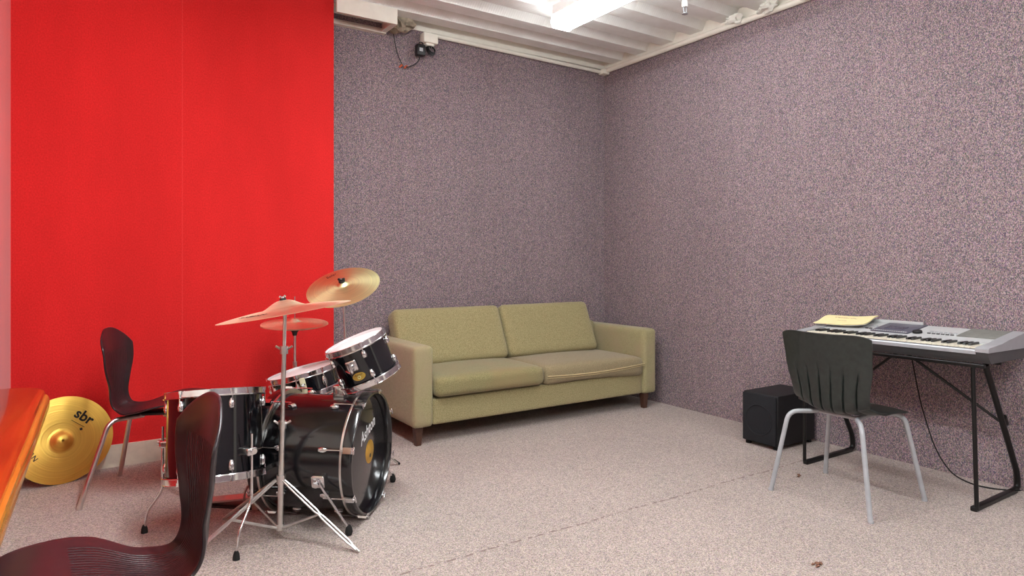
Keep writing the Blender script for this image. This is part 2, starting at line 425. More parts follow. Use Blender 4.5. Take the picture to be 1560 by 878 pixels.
# ------------------------------------------------------------ lights
def fixture(x, y0, y1, label, diff='tube'):
    r = thing('fluorescent_light', label, 'ceiling light', T(x, (y0 + y1) / 2, 2.944), group=None)
    L = (y1 - y0) / 2
    MB().box(-.084, .084, -L + .002, L - .002, -.068, -.001, .004).build('housing', 'white', r)
    d = MB(); d.prism([(-.080, -.068), (-.082, -.12), (-.066, -.148), (.066, -.148), (.082, -.12), (.080, -.068)], 1, -L + .02, L - .02)
    d.build('diffuser', diff, r)
    for s in (-1, 1):
        MB().prism([(-.082, -.068), (-.086, -.122), (-.068, -.152), (.068, -.152), (.086, -.122), (.082, -.068)], 1, s * L - .012 - (.008 if s > 0 else 0), s * L + .008 - (0 if s > 0 else -.0)).build('end_cap', diff, r)
    return r
fixture(2.81, 2.14, 3.64, 'lit fluorescent batten hung under the ribbed ceiling near the far right corner', 'tube_dim')
fixture(.85, 1.2, 2.7, 'lit fluorescent batten over the room middle above the table side', 'tube_bright')
fixture(2.78, -1.3, .2, 'unseen fluorescent batten added behind the camera on the right side for fill light', 'tube')  # unseen fitting added to brighten the right wall
fixture(.6, -1.3, .2, 'unseen fluorescent batten added behind the camera on the left side for fill light', 'tube_fill')  # unseen fitting added as frontal fill, also lifts the ceiling

# ------------------------------------------------------------ sprinkler, junction box, adapter, lumps
r = thing('fire_sprinkler', 'small white sprinkler head hanging from the ceiling by the right wall', 'sprinkler', T(3.26, 2.92, 2.945))
MB().lathe([(0, 0), (.03, 0), (.03, -.008), (.016, -.014), (.016, -.10), (.02, -.10), (.02, -.135), (0, -.135)], 20).build('pipe', 'white', r)
MB().tube(fillet([(-.008, 0, -.13), (-.016, 0, -.15), (-.004, 0, -.175)], .01), .003, 8).tube(fillet([(.008, 0, -.13), (.016, 0, -.15), (.004, 0, -.175)], .01), .003, 8).build('frame', 'grey_metal', r)
MB().lathe([(0, -.175), (.018, -.175), (.02, -.179), (0, -.18)], 20).build('deflector', 'grey_metal', r)

def dback(px, py, y=YB):   # point on the back wall plane
    dr = DV + RV * ((px - 780) / 998); k = y / dr.y; return Vector((dr.x * k, y, 1.17 - (py - 398) * k / 998))
r = thing('junction_box', 'cream junction box on the trim pipe above the grey wall', 'socket box', T(2.20, YB - .055, 2.812))
MB().box(-.06, .06, -.04, .04, 0, .075, .008).build('box_body', 'cream', r)
MB().box(-.035, .035, -.025, .025, -.018, .002, .006).build('outlet_face', 'cream', r)
c0 = dback(640, 77, YB - .06)
r = thing('power_adapter', 'black plug-in power adapter with grey label dangling below the junction box', 'adapter', T(c0.x, c0.y, c0.z))
MB().box(-.035, .035, -.025, .025, -.042, .042, .008).build('adapter_case', 'black', r)
MB().box(-.016, .012, -.0262, -.024, -.012, .014).build('label_plate', 'clear_lbl', r)
MB().tube(catmull([(0, 0, -.04), (-.005, .01, -.07), (-.03, .02, -.10), (-.07, .03, -.125), (-.10, .035, -.13)], 6), .004, 8).build('cable', 'black', r)
MB().tube(catmull([(-.01, 0, .04), (-.005, -.005, .06), (.02, 0, .06), (.04, .01, .03), (.055, .02, .005)], 6), .0035, 8).build('cable', 'black', r)
b0 = dback(657, 76, YB - .06)
r = thing('cable_bundle', 'coiled black cable hanging straight from the junction box outlet', 'cable', T(b0.x, b0.y, b0.z))
for k in range(4):
    a = .3 * k; pts = [Vector((math.cos(t) * (.03 + .004 * k), -.012 + .008 * k, math.sin(t) * (.02 + .003 * k))) for t in [i * 2 * PI / 14 for i in range(15)]]
    MB().tube([Matrix.Rotation(.5 + a * .4, 3, 'Y') @ p for p in pts], .0035, 6, m=None).build('coil', 'black', r)
MB().tube(catmull([(-.018, 0, .066), (-.014, 0, .045), (-.006, 0, .01)], 5), .006, 8).tube(catmull([(-.006, 0, .066), (.0, 0, .04), (.012, 0, .01)], 5), .004, 8).build('cord', 'black', r)
w0 = dback(598, 44, YB - .02); w1 = dback(605, 80, YB - .02); w2 = dback(614, 101, YB - .02)
r = thing('hanging_wire', 'thin black wire hanging from the bulkhead end with orange connector tips', 'wire', T(w2.x, w2.y, w2.z))
MB().tube(catmull([w0, w1, w2], 8), .0035, 8).build('wire', 'black', r, world=True)
for dx in (-.02, .02):
    MB().cyl((dx - .01, 0, -.012), (dx + .012, 0, .008), .006, .008, 10).build('connector', 'orange', r)
single('insulation_clump', MB().ball((0, 0, 0), .07, 3, (1.2, .8, .9), 1.1, 3), 'dirty', (1.95, 4.47, 2.925), 'dusty torn insulation clump beside the bulkhead end at the ceiling', 'insulation')
for k, (yy, s_, lb) in enumerate(((3.07, .045, 'farthest of the three white foam lumps wedged above the right wall trim'), (2.80, .05, 'middle of the three white foam lumps wedged above the right wall trim'), (2.50, .055, 'nearest of the three white foam lumps wedged above the right wall trim'))):
    single('foam_lump', MB().ball((0, 0, 0), s_, 3, (.9, 1.3, .7), .9, k * 5), 'foam', (3.95, yy, 2.92), lb, 'foam', 'foam lumps above the right wall')

# ------------------------------------------------------------ sofa
SX, SY = 2.79, 4.12
r = thing('sofa', 'olive green two-seater fabric sofa standing against the grey carpeted wall', 'sofa', T(SX, SY))
def L(x, y): return x - SX, y - SY
def soft(name, x0, x1, y0, y1, z0, z1, rad, mat, crown=0, m=None, fn=None, label=None, n=14):
    return MB().cushion(x0 - SX, x1 - SX, y0 - SY, y1 - SY, z0, z1, rad, n, crown, m=m, fn=fn).build(name, mat, r, angle=60, label=label)
soft('armrest', 1.735, 1.875, 3.745, 4.50, .115, .632, .032, 'green_arm', label='left armrest, patchily browner')
soft('armrest', 3.715, 3.855, 3.745, 4.50, .115, .632, .032, 'green_arm')
soft('base', 1.872, 3.718, 3.768, 4.48, .12, .29, .02, 'green')
soft('back_frame', 1.872, 3.718, 4.34, 4.50, .12, .66, .03, 'green_arm')
soft('seat_cushion', 1.878, 2.735, 3.715, 4.34, .298, .43, .045, 'green_seat', .02)
def sag(q):
    tx = (q.x + SX - 2.74) / .97
    q.z += -.012 * tx + (.012 * math.sin(tx * PI * 1.2) if q.z < .36 else 0); return q
rc = soft('seat_cushion', 2.745, 3.71, 3.735, 4.34, .282, .428, .045, 'green_worn', .02, fn=sag, label='right seat cushion, browner and turned with its zip showing')
pts = [(2.76 - SX + .95 * t, 3.735 - SY - .002, .352 + .012 * t * t - .014 * math.sin(PI * t)) for t in [i / 16 for i in range(17)]]
MB().tube(pts, .004, 8).build('zip', 'zip', rc)
MB().tube([(p[0], p[1], p[2] - .013) for p in pts], .0025, 8).build('zip', 'zip', rc)
def lean(xs):
    return Matrix.Translation((xs, 4.235 - SY, .425)) @ Matrix.Rotation(math.radians(-24), 4, 'X')
for (x0, x1) in ((1.85, 2.745), (2.755, 3.635)):
    def fn(q, x0=x0, x1=x1): return q
    MB().cushion(-(x1 - x0) / 2, (x1 - x0) / 2, -.06, .09, -.005, .425, .045, 14, 0, m=lean((x0 + x1) / 2 - SX)).build('back_cushion', 'green', r, angle=60)
for (x, y) in ((1.785, 3.80), (3.755, 3.79), (1.785, 4.44), (3.755, 4.44)):
    a, b = L(x, y)
    MB().tube([(a, b, .118), (a, b, .0)], [.036, .024], 4).build('leg', 'wood_leg', r, angle=20)

# ------------------------------------------------------------ subwoofer
r = thing('subwoofer', 'black cube subwoofer on the floor against the right wall behind the chair', 'speaker', T(3.77, 2.59))
MB().box(-.19, .20, -.125, .125, .02, .335, .006).build('cabinet', 'spk', r)
MB().box(-.208, -.190, -.12, .12, .026, .33, .006).build('grille', 'spk_cloth', r)
MB().lathe([(.088, 0), (.094, .004), (.10, 0)], 40, m=Matrix.Translation((-.207, 0, .17)) @ Matrix.Rotation(-PI / 2, 4, 'Y')).build('driver_ring', 'spk_cloth', r)
for a in (-.17, .17):
    for b in (-.1, .1): MB().cyl((a, b, 0), (a, b, .022), .018, .018, 16).build('foot', 'rubber', r)

# ------------------------------------------------------------ chair shells
def shell(prof, width, dish, mat, parent, th=.009, nu=24, nv=64, ka=.05, kb=.06, pw=3.2, disp=None, name='seat_shell'):
    """prof: (x,z) centre line from seat lip to top of back; width/dish: functions of v in 0..1"""
    cl = catmull([(p[0], 0, p[1]) for p in prof], 16)
    ln = [0]
    for a, b in zip(cl, cl[1:]): ln.append(ln[-1] + (b - a).length)
    S = ln[-1]
    def at(s):
        s = max(0, min(S - 1e-5, s)); i = 0
        lo, hi = 0, len(ln) - 2
        while lo < hi:
            mid = (lo + hi + 1) // 2
            if ln[mid] <= s: lo = mid
            else: hi = mid - 1
        i = lo; t = (s - ln[i]) / (ln[i + 1] - ln[i]); p = cl[i].lerp(cl[i + 1], t)
        a = cl[max(i - 3, 0)]; b = cl[min(i + 4, len(cl) - 1)]; tg = (b - a).normalized()
        return p, Vector((-tg.z, 0, tg.x)) * -1
    bm = bmesh.new(); uvl = bm.loops.layers.uv.new('UVMap'); G = []; UVs = {}
    for j in range(nv + 1):
        row = []
        for i in range(nu + 1):
            u = -1 + 2 * i / nu; v = j / nv
            s0 = ka * abs(u) ** pw; s1 = S - kb * abs(u) ** pw
            s = s0 + (s1 - s0) * v; vv = s / S
            p, n = at(s)
            co = p + Vector((0, width(vv) * u, 0)) + n * (dish(vv) * (u * u) + (disp(u, vv) if disp else 0))
            vt = bm.verts.new(co); row.append(vt); UVs[vt] = ((u + 1) / 2, vv)
        G.append(row)
    for j in range(nv):
        for i in range(nu):
            f = bm.faces.new((G[j][i], G[j][i + 1], G[j + 1][i + 1], G[j + 1][i]))
            for lp in f.loops: lp[uvl].uv = UVs[lp.vert]
    me = bpy.data.meshes.new(name); bm.to_mesh(me); bm.free(); me.materials.append(M[mat])
    me.polygons.foreach_set('use_smooth', [True] * len(me.polygons))
    o = bpy.data.objects.new(name, me); C.objects.link(o); o.parent = parent
    so = o.modifiers.new('thickness', 'SOLIDIFY'); so.thickness = th; so.offset = 0
    bv = o.modifiers.new('edge', 'BEVEL'); bv.width = th * .4; bv.segments = 2; bv.limit_method = 'ANGLE'; bv.angle_limit = math.radians(50)
    return o
def curve1(pts):
    """smooth 1D interpolation through (t, value)"""
    def f(t):
        for (a, va), (b, vb) in zip(pts, pts[1:]):
            if t <= b:
                k = max(0, (t - a) / (b - a)); k = k * k * (3 - 2 * k); return va + (vb - va) * k
        return pts[-1][1]
    return f
def brown_chair(label, m):
    c = thing('cafe_chair', label, 'chair', m, 'brown plastic chairs')
    prof = [(x_ + .03, z_) for x_, z_ in [(.235, .445), (.19, .463), (.10, .460), (0, .440), (-.09, .410), (-.155, .404), (-.203, .427), (-.226, .482), (-.234, .555), (-.238, .64), (-.244, .72), (-.252, .79), (-.258, .832)]]
    shell(prof, curve1([(0, .18), (.12, .220), (.27, .228), (.42, .155), (.51, .116), (.62, .118), (.82, .19), (.93, .197), (1, .170)]),
          curve1([(0, -.012), (.25, .012), (.42, .014), (.55, .022), (.7, .035), (.85, .04), (1, .03)]), 'brown_shell', c, kb=.10, ka=.06, pw=2.6)
    MB().box(-.13, .11, -.05, .05, .385, .402, .006).build('seat_bracket', 'black', c)
    for sx in (-1, 1):
        for sy in (-1, 1):
            MB().tube(fillet([(sx * .05, sy * .03, .385), (sx * .165, sy * .15, .390), (sx * .255, sy * .25, .012)], .05, 7), .0115, 12).build('leg', 'chrome_dull', c)
            MB().cyl((sx * .2545, sy * .2495, .014), (sx * .2565, sy * .2515, 0), .0130, .0130, 12).build('foot_cap', 'chrome_dull', c)
    return c
c1 = brown_chair('dark brown plastic chair with chrome legs standing before the red wall', T(.325, 3.828, 0, math.atan2(-.37, .93)))
c2 = copy_tree(c1)
c2.matrix_world = T(.062, 1.80, 0, PI + .08); ROOT[c2.name] = T(.062, 1.80, 0, PI + .08)
c2['label'] = 'dark brown plastic chair in the foreground pushed under the wooden table'

# black chair at the keyboard
c = thing('stacking_chair', 'black plastic chair with pleated back and grey legs at the keyboard', 'chair', T(3.20, 1.815, 0, 0))
prof = [(.215, .422), (.19, .436), (.12, .440), (.03, .437), (-.07, .429), (-.13, .432), (-.168, .450), (-.184, .49), (-.192, .56), (-.205, .65), (-.222, .75), (-.238, .822)]
def pleat(u, v):
    k = 0
    if .38 < v < .80:
        amp = min(1, (v - .38) / .05) * max(0, min(1, (.80 - v) / .22))
        for q in (-.72, -.43, -.14, .14, .43, .72):
            d = abs(u - q) ; w_ = .042
            if d < w_: k += amp * .032 * (1 - d / w_)
    return k
shell(prof, curve1([(0, .195), (.12, .215), (.38, .205), (.48, .178), (.58, .192), (.80, .218), (.95, .226), (1, .226)]),
      curve1([(0, -.01), (.3, .012), (.5, .05), (.65, .035), (1, .04)]), 'black_shell', c, nu=110, nv=80, ka=.03, kb=.025, pw=7, disp=pleat, th=.010)
for s in (-1, 1):
    MB().tube(fillet([(-.255, s * .252, .004), (-.205, s * .185, .412), (-.10, s * .10, .414), (.10, s * .10, .418), (.17, s * .19, .418), (.235, s * .255, .004)], .05, 8), .0115, 12).build('leg_frame', 'grey_metal', c)
    for q in (-.255, .235): MB().cyl((q, s * .2525, .01), (q, s * .2535, 0), .013, .013, 12).build('foot_cap', 'grey_metal', c)
MB().tube([(-.08, -.11, .412), (-.08, .11, .412)], .009, 10).build('cross_bar', 'grey_metal', c)

# ------------------------------------------------------------ wooden table
TR = math.radians(-1.2)
t0 = Vector((-.082, 2.73, 0))
r = thing('wooden_table', 'glossy reddish wood table with rounded amber edge at left foreground', 'table', T(t0.x, t0.y, 0, TR))
def rrect(x0, x1, y0, y1, rad, n=8):
    o = []
    for cx, cy, a0 in ((x1 - rad, y1 - rad, 0), (x0 + rad, y1 - rad, 90), (x0 + rad, y0 + rad, 180), (x1 - rad, y0 + rad, 270)):
        for k in range(n + 1):
            a = math.radians(a0 + 90 * k / n); o.append((cx + rad * math.cos(a), cy + rad * math.sin(a)))
    return o
def layers(spec, x0, x1, y0, y1, rad, mat, name, par=r):
    mb = MB(); rings = []
    for (ins, z) in spec:
        rings.append([mb.bm.verts.new((p[0], p[1], z)) for p in rrect(x0 + ins, x1 - ins, y0 + ins, y1 - ins, max(.005, rad - ins))])
    n = len(rings[0])
    for A, B in zip(rings, rings[1:]):
        for k in range(n): mb.bm.faces.new((A[k], A[(k + 1) % n], B[(k + 1) % n], B[k]))
    mb.bm.faces.new(rings[0][::-1]); mb.bm.faces.new(rings[-1])
    return mb.build(name, mat, par, angle=30)
X0, X1, Y0, Y1 = -1.15, 0.0, -1.75, 0.0
layers([(.03, .715), (.012, .727), (.012, .742), (.016, .748), (.022, .7505)], X0, X1, Y0, Y1, .115, 'table', 'tabletop')
layers([(.02, .690), (.006, .692), (.0, .698), (.0, .722), (.004, .73), (.016, .732)], X0, X1, Y0, Y1, .12, 'table_edge', 'edge_moulding')
layers([(.10, .62), (.10, .692)], X0, X1, Y0, Y1, .11, 'table', 'apron')
for a in (X0 + .16, X1 - .16):
    for b in (Y0 + .2, Y1 - .2): MB().tube([(a, b, .64), (a, b, 0)], [.04, .025], 16).build('leg', 'table', r)

# ------------------------------------------------------------ keyboard stand
KY0, KY1 = 1.31, 2.28
r = thing('keyboard_stand', 'black folding metal keyboard stand against the right wall', 'stand', T(3.75, 1.795))
for (y, s) in ((1.37, 1), (2.22, -1)):
    fr = MB().tube([(3.49, y - .01 * s, .012), (3.475, y, .675)], .0095, 10)
    fr.build('front_leg', 'black_metal', r, world=True)
    MB().box(3.48, 3.95, y - .014, y + .014, 0, .022, .004).build('floor_bar', 'black_metal', r, world=True)
    MB().tube(fillet([(3.90, y, .012), (3.982, y, .014), (3.972, y, .10), (3.61, y, .675)], .05, 6), .014, 12).build('rear_leg', 'black_metal', r, world=True)
    MB().cyl((3.825, y, .365), (3.80, y, .40), .019, .019, 12).build('clamp', 'black', r, world=True)
    MB().tube([(3.81, y + .015 * s, .375), (3.70, y + .40 * s, .675)], .0075, 8).build('brace', 'black_metal', r, world=True)
for x in (3.50, 3.68):
    MB().box(x - .012, x + .012, 1.33, 2.26, .672, .690, .004).build('support_rail', 'black_metal', r, world=True)

# ------------------------------------------------------------ electronic keyboard
r = thing('electronic_keyboard', 'silver electronic keyboard with ivory keys resting on the black stand', 'keyboard', T(3.725, 1.795, .69))
def K(mb, name, mat, par=r, label=None, angle=30): return mb.build(name, mat, par, world=True, angle=angle, label=label)
XF, XB = 3.49, 3.93
MBB = MB().prism([(XF + .035, .691), (XB - .03, .691), (XB, .73), (XB, .752), (XF, .752), (XF + .004, .73)], 1, KY0 + .005, KY1 - .005)
K(MBB, 'base', 'kb_dark')
K(MB().prism([(XF - .003, .734), (XF + .02, .734), (XF + .02, .756), (XF + .002, .756), (XF - .003, .750)], 1, KY0 + .055, KY1 - .055), 'front_lip', 'silver')
K(MB().prism([(XF, .751), (XF + .012, .751), (XF + .012, .760), (XF + .004, .760)], 1, KY0 + .055, KY1 - .055).prism([(XF + .012, .750), (XF + .16, .750), (XF + .16, .753), (XF + .012, .753)], 1, KY0 + .055, KY1 - .055), 'key_bed', 'kb_dark')
top = [(XF + .155, .751), (XF + .155, .772), (XF + .19, .776), (XF + .21, .782), (XB - .01, .812), (XB, .806), (XB, .751)]
K(MB().prism(top, 1, KY0 + .055, KY1 - .055), 'control_panel', 'silver_lt')
for (a, b) in ((KY0, KY0 + .056), (KY1 - .056, KY1)):
    K(MB().prism([(XF - .004, .745), (XF - .004, .762), (XF + .006, .768), (XF + .14, .778), (XF + .21, .790), (XB - .01, .818), (XB + .004, .81), (XB + .004, .74)], 1, a, b), 'end_cap', 'silver')
# slope frame for things on the panel
pa = Vector((XF + .21, 0, .782)); pb = Vector((XB - .01, 0, .812)); sl = (pb - pa).normalized(); nn = Vector((-sl.z, 0, sl.x))
def onpanel(t0_, t1_, y0, y1, h0, h1, bev=0):
    m = Matrix(((sl.x, 0, nn.x, pa.x), (0, 1, 0, 0), (sl.z, 0, nn.z, pa.z), (0, 0, 0, 1)))
    return MB().box(t0_, t1_, y0, y1, h0, h1, bev, 2, m=m)
W = (pb - pa).length; yc = (KY0 + KY1) / 2
yd = yc + .08
K(onpanel(-.01, W * .98, yd - .115, yd + .085, .0, .006, .002), 'display_panel', 'kb_panel')
K(onpanel(.05, .12, yd - .06, yd + .04, .005, .0075), 'display', 'lcd')
K(onpanel(.03, W * .97, KY0 + .06, KY0 + .235, .0, .005, .002), 'speaker_grille', 'kb_grille')
K(onpanel(.03, W * .97, KY1 - .235, KY1 - .06, .0, .005, .002), 'speaker_grille', 'kb_grille')
K(MB().lathe([(0, .014), (.02, .014), (.023, .010), (.023, 0)], 24, m=frame(pa + sl * .03 + nn * .001 + Vector((0, yd - .145, 0)), nn)), 'dial', 'black')
for (y0, y1, ts) in ((KY0 + .25, yd - .17, (.035, .07)), (yd + .10, KY1 - .25, (.035, .07, .10))):
    for t_ in ts:
        n_ = int((y1 - y0) / .022)
        for k in range(n_):
            K(onpanel(t_, t_ + .009, y0 + k * .022, y0 + k * .022 + .015, .0, .005), 'button', 'kb_dark' if t_ == .035 else 'silver')
for k in range(16): K(onpanel(-.006, .002, yd - .105 + k * .0118, yd - .105 + k * .0118 + .007, .004, .008), 'button', 'silver_lt')
# music rest slot wires
K(onpanel(W * .9, W * .95, KY1 - .5, KY1 - .12, .0, .02, .002), 'music_rest', 'silver_lt')
n_w = 36; ks = KY0 + .058; kw = (KY1 - KY0 - .116) / n_w
for k in range(n_w):
    K(MB().box(XF + .008, XF + .156, ks + k * kw + .0008, ks + (k + 1) * kw - .0008, .752, .7665, .0012, 1), 'white_key', 'key_w')
for k in range(n_w - 1):
    if (k % 7) in (0, 1, 3, 4, 5):
        y_ = KY1 - (.058 + (k + 1) * kw)
        K(MB().prism([(XF + .062, .766), (XF + .068, .777), (XF + .156, .777), (XF + .156, .766)], 1, y_ - .0055, y_ + .0055), 'black_key', 'key_b')
# sheet music
r = thing('sheet_music_book', 'yellowed sheet music booklet lying on the left end of the keyboard', 'book', Matrix.Translation((3.785, 2.16, .818)) @ Matrix.Rotation(math.radians(8), 4, 'Z') @ Matrix.Rotation(math.radians(-9), 4, 'Y'))
def curl(q):
    q.z += .30 * max(0, -q.y - .02) ** 1.5 + .004 * math.sin(q.x * 30); return q
MB().cushion(-.105, .105, -.15, .14, -.004, .004, .0035, 10, 0, fn=curl).build('cover', 'paper', r)
MB().cushion(-.095, .10, -.145, .135, -.009, -.0045, .002, 10, 0, fn=curl).build('pages', 'head', r)
m_ = Matrix.Translation((.03, 0, .0085)) @ Matrix.Rotation(-PI / 2, 4, 'Z')
text('Yesterday', .035, 'zip', r, m_)
text('PIANO', .018, 'zip', r, Matrix.Translation((-.04, 0.0, .0085)) @ Matrix.Rotation(-PI / 2, 4, 'Z'))
# power cable
r = thing('power_cable', 'thin black cable dropping from the keyboard and trailing along the floor', 'cable', T(3.9, 1.8))
MB().tube(catmull([(3.80, 1.80, .69), (3.83, 1.80, .60), (3.88, 1.79, .42), (3.91, 1.78, .32), (3.93, 1.73, .14), (3.94, 1.66, .03), (3.90, 1.56, .006), (3.89, 1.47, .006), (3.93, 1.40, .006), (3.90, 1.33, .03)], 8), .0035, 8).build('cord', 'rubber', r, world=True)

# ------------------------------------------------------------ drums
def lug_mb(m, l=.05, w=.013):
    mb = MB(); prof = [(0, -l / 2), (w * .8, -l / 2 + .004), (w, -l * .15), (w * .9, l * .2), (w * .5, l / 2 - .002), (0, l / 2)]
    mb.lathe(prof, 14, m=m); return mb
def drum(name, label, cat, m, R, H, nlug, hoop_w=.022, lug_off=.3, lug_z=.055, lug_l=.045, mat='shell_blk', single_lug=False, group=None, skip=()):
    r = thing(name, label, cat, m, group)
    MB().lathe([(R - .006, .012), (R, .012), (R, H - .012), (R - .006, H - .012)], 72, closed=True).build('shell', mat, r)
    MB().lathe([(0, H - .004), (R - .012, H - .004), (R + .004, H - .006), (R + .004, H - .02)], 72).build('batter_head', 'head', r)
    MB().lathe([(0, .006), (R - .012, .006), (R + .004, .008), (R + .004, .02)], 72).build('resonant_head', 'head', r)
    for z0, z1 in ((H - .024, H + .006), (-.006, .024)):
        lo = z0 if z0 > .1 else z1; hi = z1 if z0 > .1 else z0   # flange toward the shell, rim outward
        k = 1 if hi > lo else -1
        MB().lathe([(R + .006, lo), (R + .016, lo), (R + .017, lo + k * .004), (R + .010, lo + k * .006), (R + .009, hi - k * .002), (R + .011, hi), (R + .006, hi)], 72, closed=True).build('hoop', 'chrome', r)
    for k in range(nlug):
        a = 2 * PI * (k + lug_off) / nlug
        for top in ((True,) if single_lug else (True, False)):
            zc = H / 2 if single_lug else (H - lug_z if top else lug_z)
            l = H * .42 if single_lug else lug_l
            mm = Matrix.Rotation(a, 4, 'Z') @ Matrix.Translation((R + .004, 0, zc))
            lg = lug_mb(mm, l).build('lug', 'chrome', r)
            rod = MB()
            for zz in ((H - .008, H / 2) if single_lug and top else ((H - .008 if top else .008),)):
                if single_lug and zz == H / 2: rod.cyl((R + .0125, 0, .008), (R + .0125, 0, H / 2), .003, .003, 8)
                else: rod.cyl((R + .0125, 0, zz), (R + .0125, 0, zc), .003, .003, 8)
                sg = 1 if zz > H / 2 else -1
                rod.cyl((R + .0125, 0, zz), (R + .0125, 0, zz + sg * .014), .0065, .0065, 8)
            for v in rod.bm.verts: v.co = Matrix.Rotation(a, 4, 'Z') @ v.co
            rod.build('tension_rod', 'chrome', lg)
    return r
def W2L(m, p): return m.inverted() @ Vector(p)

# floor tom
mF = frame(DV * 2.745 - RV * 1.245 + UP * .262, (-RV * .08 + DV * .20 + UP).normalized(), DV)
r = drum('floor_tom', 'black floor tom drum standing on three chrome legs by the foreground chair', 'drum', mF, .186, .355, 6, lug_off=.22)
for (fx, fy) in ((.229, 3.226), (.509, 2.737), (.638, 3.259)):
    f = Vector((fx, fy, 0)); C0 = DV * 2.775 - RV * 1.252; dr = (f - C0).normalized()
    dd = {0: -RV, 1: RV * .86 - DV * .51, 2: RV * .35 + DV * .94}[(.229, .509, .638).index(fx)]; dr = dd.normalized(); b = C0 + dr * .216
    br = MB().box(-.022, .022, -.018, .012, -.026, .026, .006, m=frame(b - dr * .008 + UP * .40, dr)).build('leg_bracket', 'chrome', r, world=True)
    MB().cyl(b + UP * .40 - dr * .002, b + UP * .40 + dr * .03, .007, .012, 10).build('wing_screw', 'chrome', br, world=True)
    leg = MB().tube(fillet([b + dr * .012 + UP * .47, b + dr * .012 + UP * .20, f + (b - f) * .12 * Vector((1, 1, 0)).length / 1.414 + UP * .09, f + UP * .012], .03), .0055, 10).build('leg', 'chrome', r, world=True)
    MB().lathe([(0, 0), (.014, 0), (.012, .02), (.007, .034), (0, .034)], 14, m=Matrix.Translation(f)).build('rubber_foot', 'rubber', leg, world=True)

# bass drum
ph = math.radians(-41); nB = Vector((math.cos(ph), math.sin(ph), 0)); pB = Vector((-nB.y, nB.x, 0))
RB, HB = .258, .43
front = Vector((1.12, 2.91, .283)); org = front - nB * HB
mB = frame(org, nB, UP)
r = thing('bass_drum', 'black bass drum lying on its side with white lettering on the front head', 'drum', mB)
MB().lathe([(RB - .006, .02), (RB, .02), (RB, HB - .02), (RB - .006, HB - .02)], 96, closed=True).build('shell', 'bass_blk', r)
hd = MB().lathe([(0, HB - .012), (RB - .01, HB - .012), (RB + .004, HB - .018), (RB + .004, HB - .03)], 96).build('front_head', 'bass_head', r)
MB().lathe([(0, .012), (RB - .01, .012), (RB + .004, .018), (RB + .004, .03)], 96).build('batter_head', 'head', r)
for z0, z1, s in ((HB - .028, HB + .022, 1), (.028, -.022, -1)):
    a, b = (z0, z1)
    hp = MB().lathe([(RB + .006, a), (RB + .016, a), (RB + .019, a + s * .006), (RB + .019, b - s * .004), (RB + .016, b), (RB + .008, b), (RB + .006, b - s * .003)], 96, closed=True).build('hoop', 'bass_blk', r)
    MB().lathe([(RB + .002, a - s * .006), (RB + .019, a - s * .006), (RB + .0205, a), (RB + .0195, a + s * .004), (RB + .002, a + s * .004)], 96, closed=True).build('hoop_inlay', 'chrome_dull', hp)
for fr_ in (True, False):
    for k in range(8):
        a = 2 * PI * (k + .5) / 8 + .10; rot = Matrix.Rotation(a, 4, 'Z')
        zc = HB - .115 if fr_ else .115
        lg = MB().lathe([(0, -.022), (.009, -.018), (.013, -.004), (.012, .008), (.006, .018), (0, .022)], 14, m=rot @ Matrix.Translation((RB + .006, 0, zc))).build('lug', 'chrome', r)
        ze = HB + .012 if fr_ else -.012
        rd = MB().cyl((RB + .024, 0, zc), (RB + .024, 0, ze), .003, .003, 8)
        s = 1 if fr_ else -1
        rd.box(RB + .02, RB + .028, -.016, .016, ze - .003 + s * .018, ze + .003 + s * .018, .002, 1)
        rd.cyl((RB + .024, 0, ze), (RB + .024, 0, ze + s * .02), .004, .004, 8)
        for v in rd.bm.verts: v.co = rot @ v.co
        rd.build('tension_rod', 'chrome', lg)
        b_ = HB + .024 if fr_ else -.024
        cl = MB().prism([(RB + .008, b_), (RB + .03, b_ - s * .004), (RB + .03, b_ - s * .04), (RB + .0215, b_ - s * .046), (RB + .0205, b_ - s * .002 - s * .002), (RB + .008, b_ - s * .004)], 1, -.013, .013)
        for v in cl.bm.verts: v.co = rot @ v.co
        cl.build('claw_hook', 'chrome', r)
text('Ashton', .078, 'white_ink', hd, Matrix.Translation((.015, .095, HB - .0113)) @ Matrix.Rotation(.30, 4, 'Z'), shear=.3, bold=.001, width=.85)
MB().lathe([(0, HB - .0110), (.052, HB - .0110), (.055, HB - .0118)], 40, m=Matrix.Translation((.04, -.01, 0))).build('gold_disc', 'gold_disc', hd)
MB().lathe([(0, HB - .0104), (.010, HB - .0104)], 20, m=Matrix.Translation((.045, -.03, 0))).build('disc_mark', 'ink', hd)
# spurs
for s, foot in ((-1, Vector((.955, 2.715, 0))), (1, Vector((1.378, 3.24, 0)))):
    c_ = org + nB * (HB - .13); ang = math.radians(-12)
    bp = c_ + pB * (s * math.cos(ang) * (RB + .012)) + UP * (math.sin(ang) * (RB + .012))
    out = (pB * s * math.cos(ang) + UP * math.sin(ang)).normalized()
    br = MB().box(-.03, .03, -.028, .028, -.014, .012, .008, m=frame(bp, out, UP)).build('spur_bracket', 'chrome', r, world=True)
    MB().cyl(bp + out * .005, bp + out * .032, .016, .014, 14).build('spur_joint', 'chrome', br, world=True)
    st = bp + out * .022
    sp = MB().cyl(st + UP * .02, foot + UP * .03, .0055, .0055, 10).build('spur', 'chrome', r, world=True)
    MB().lathe([(0, .0), (.012, .002), (.017, .016), (.013, .034), (.007, .044), (0, .044)], 10, m=Matrix.Translation(foot)).build('rubber_foot', 'rubber', sp, world=True)
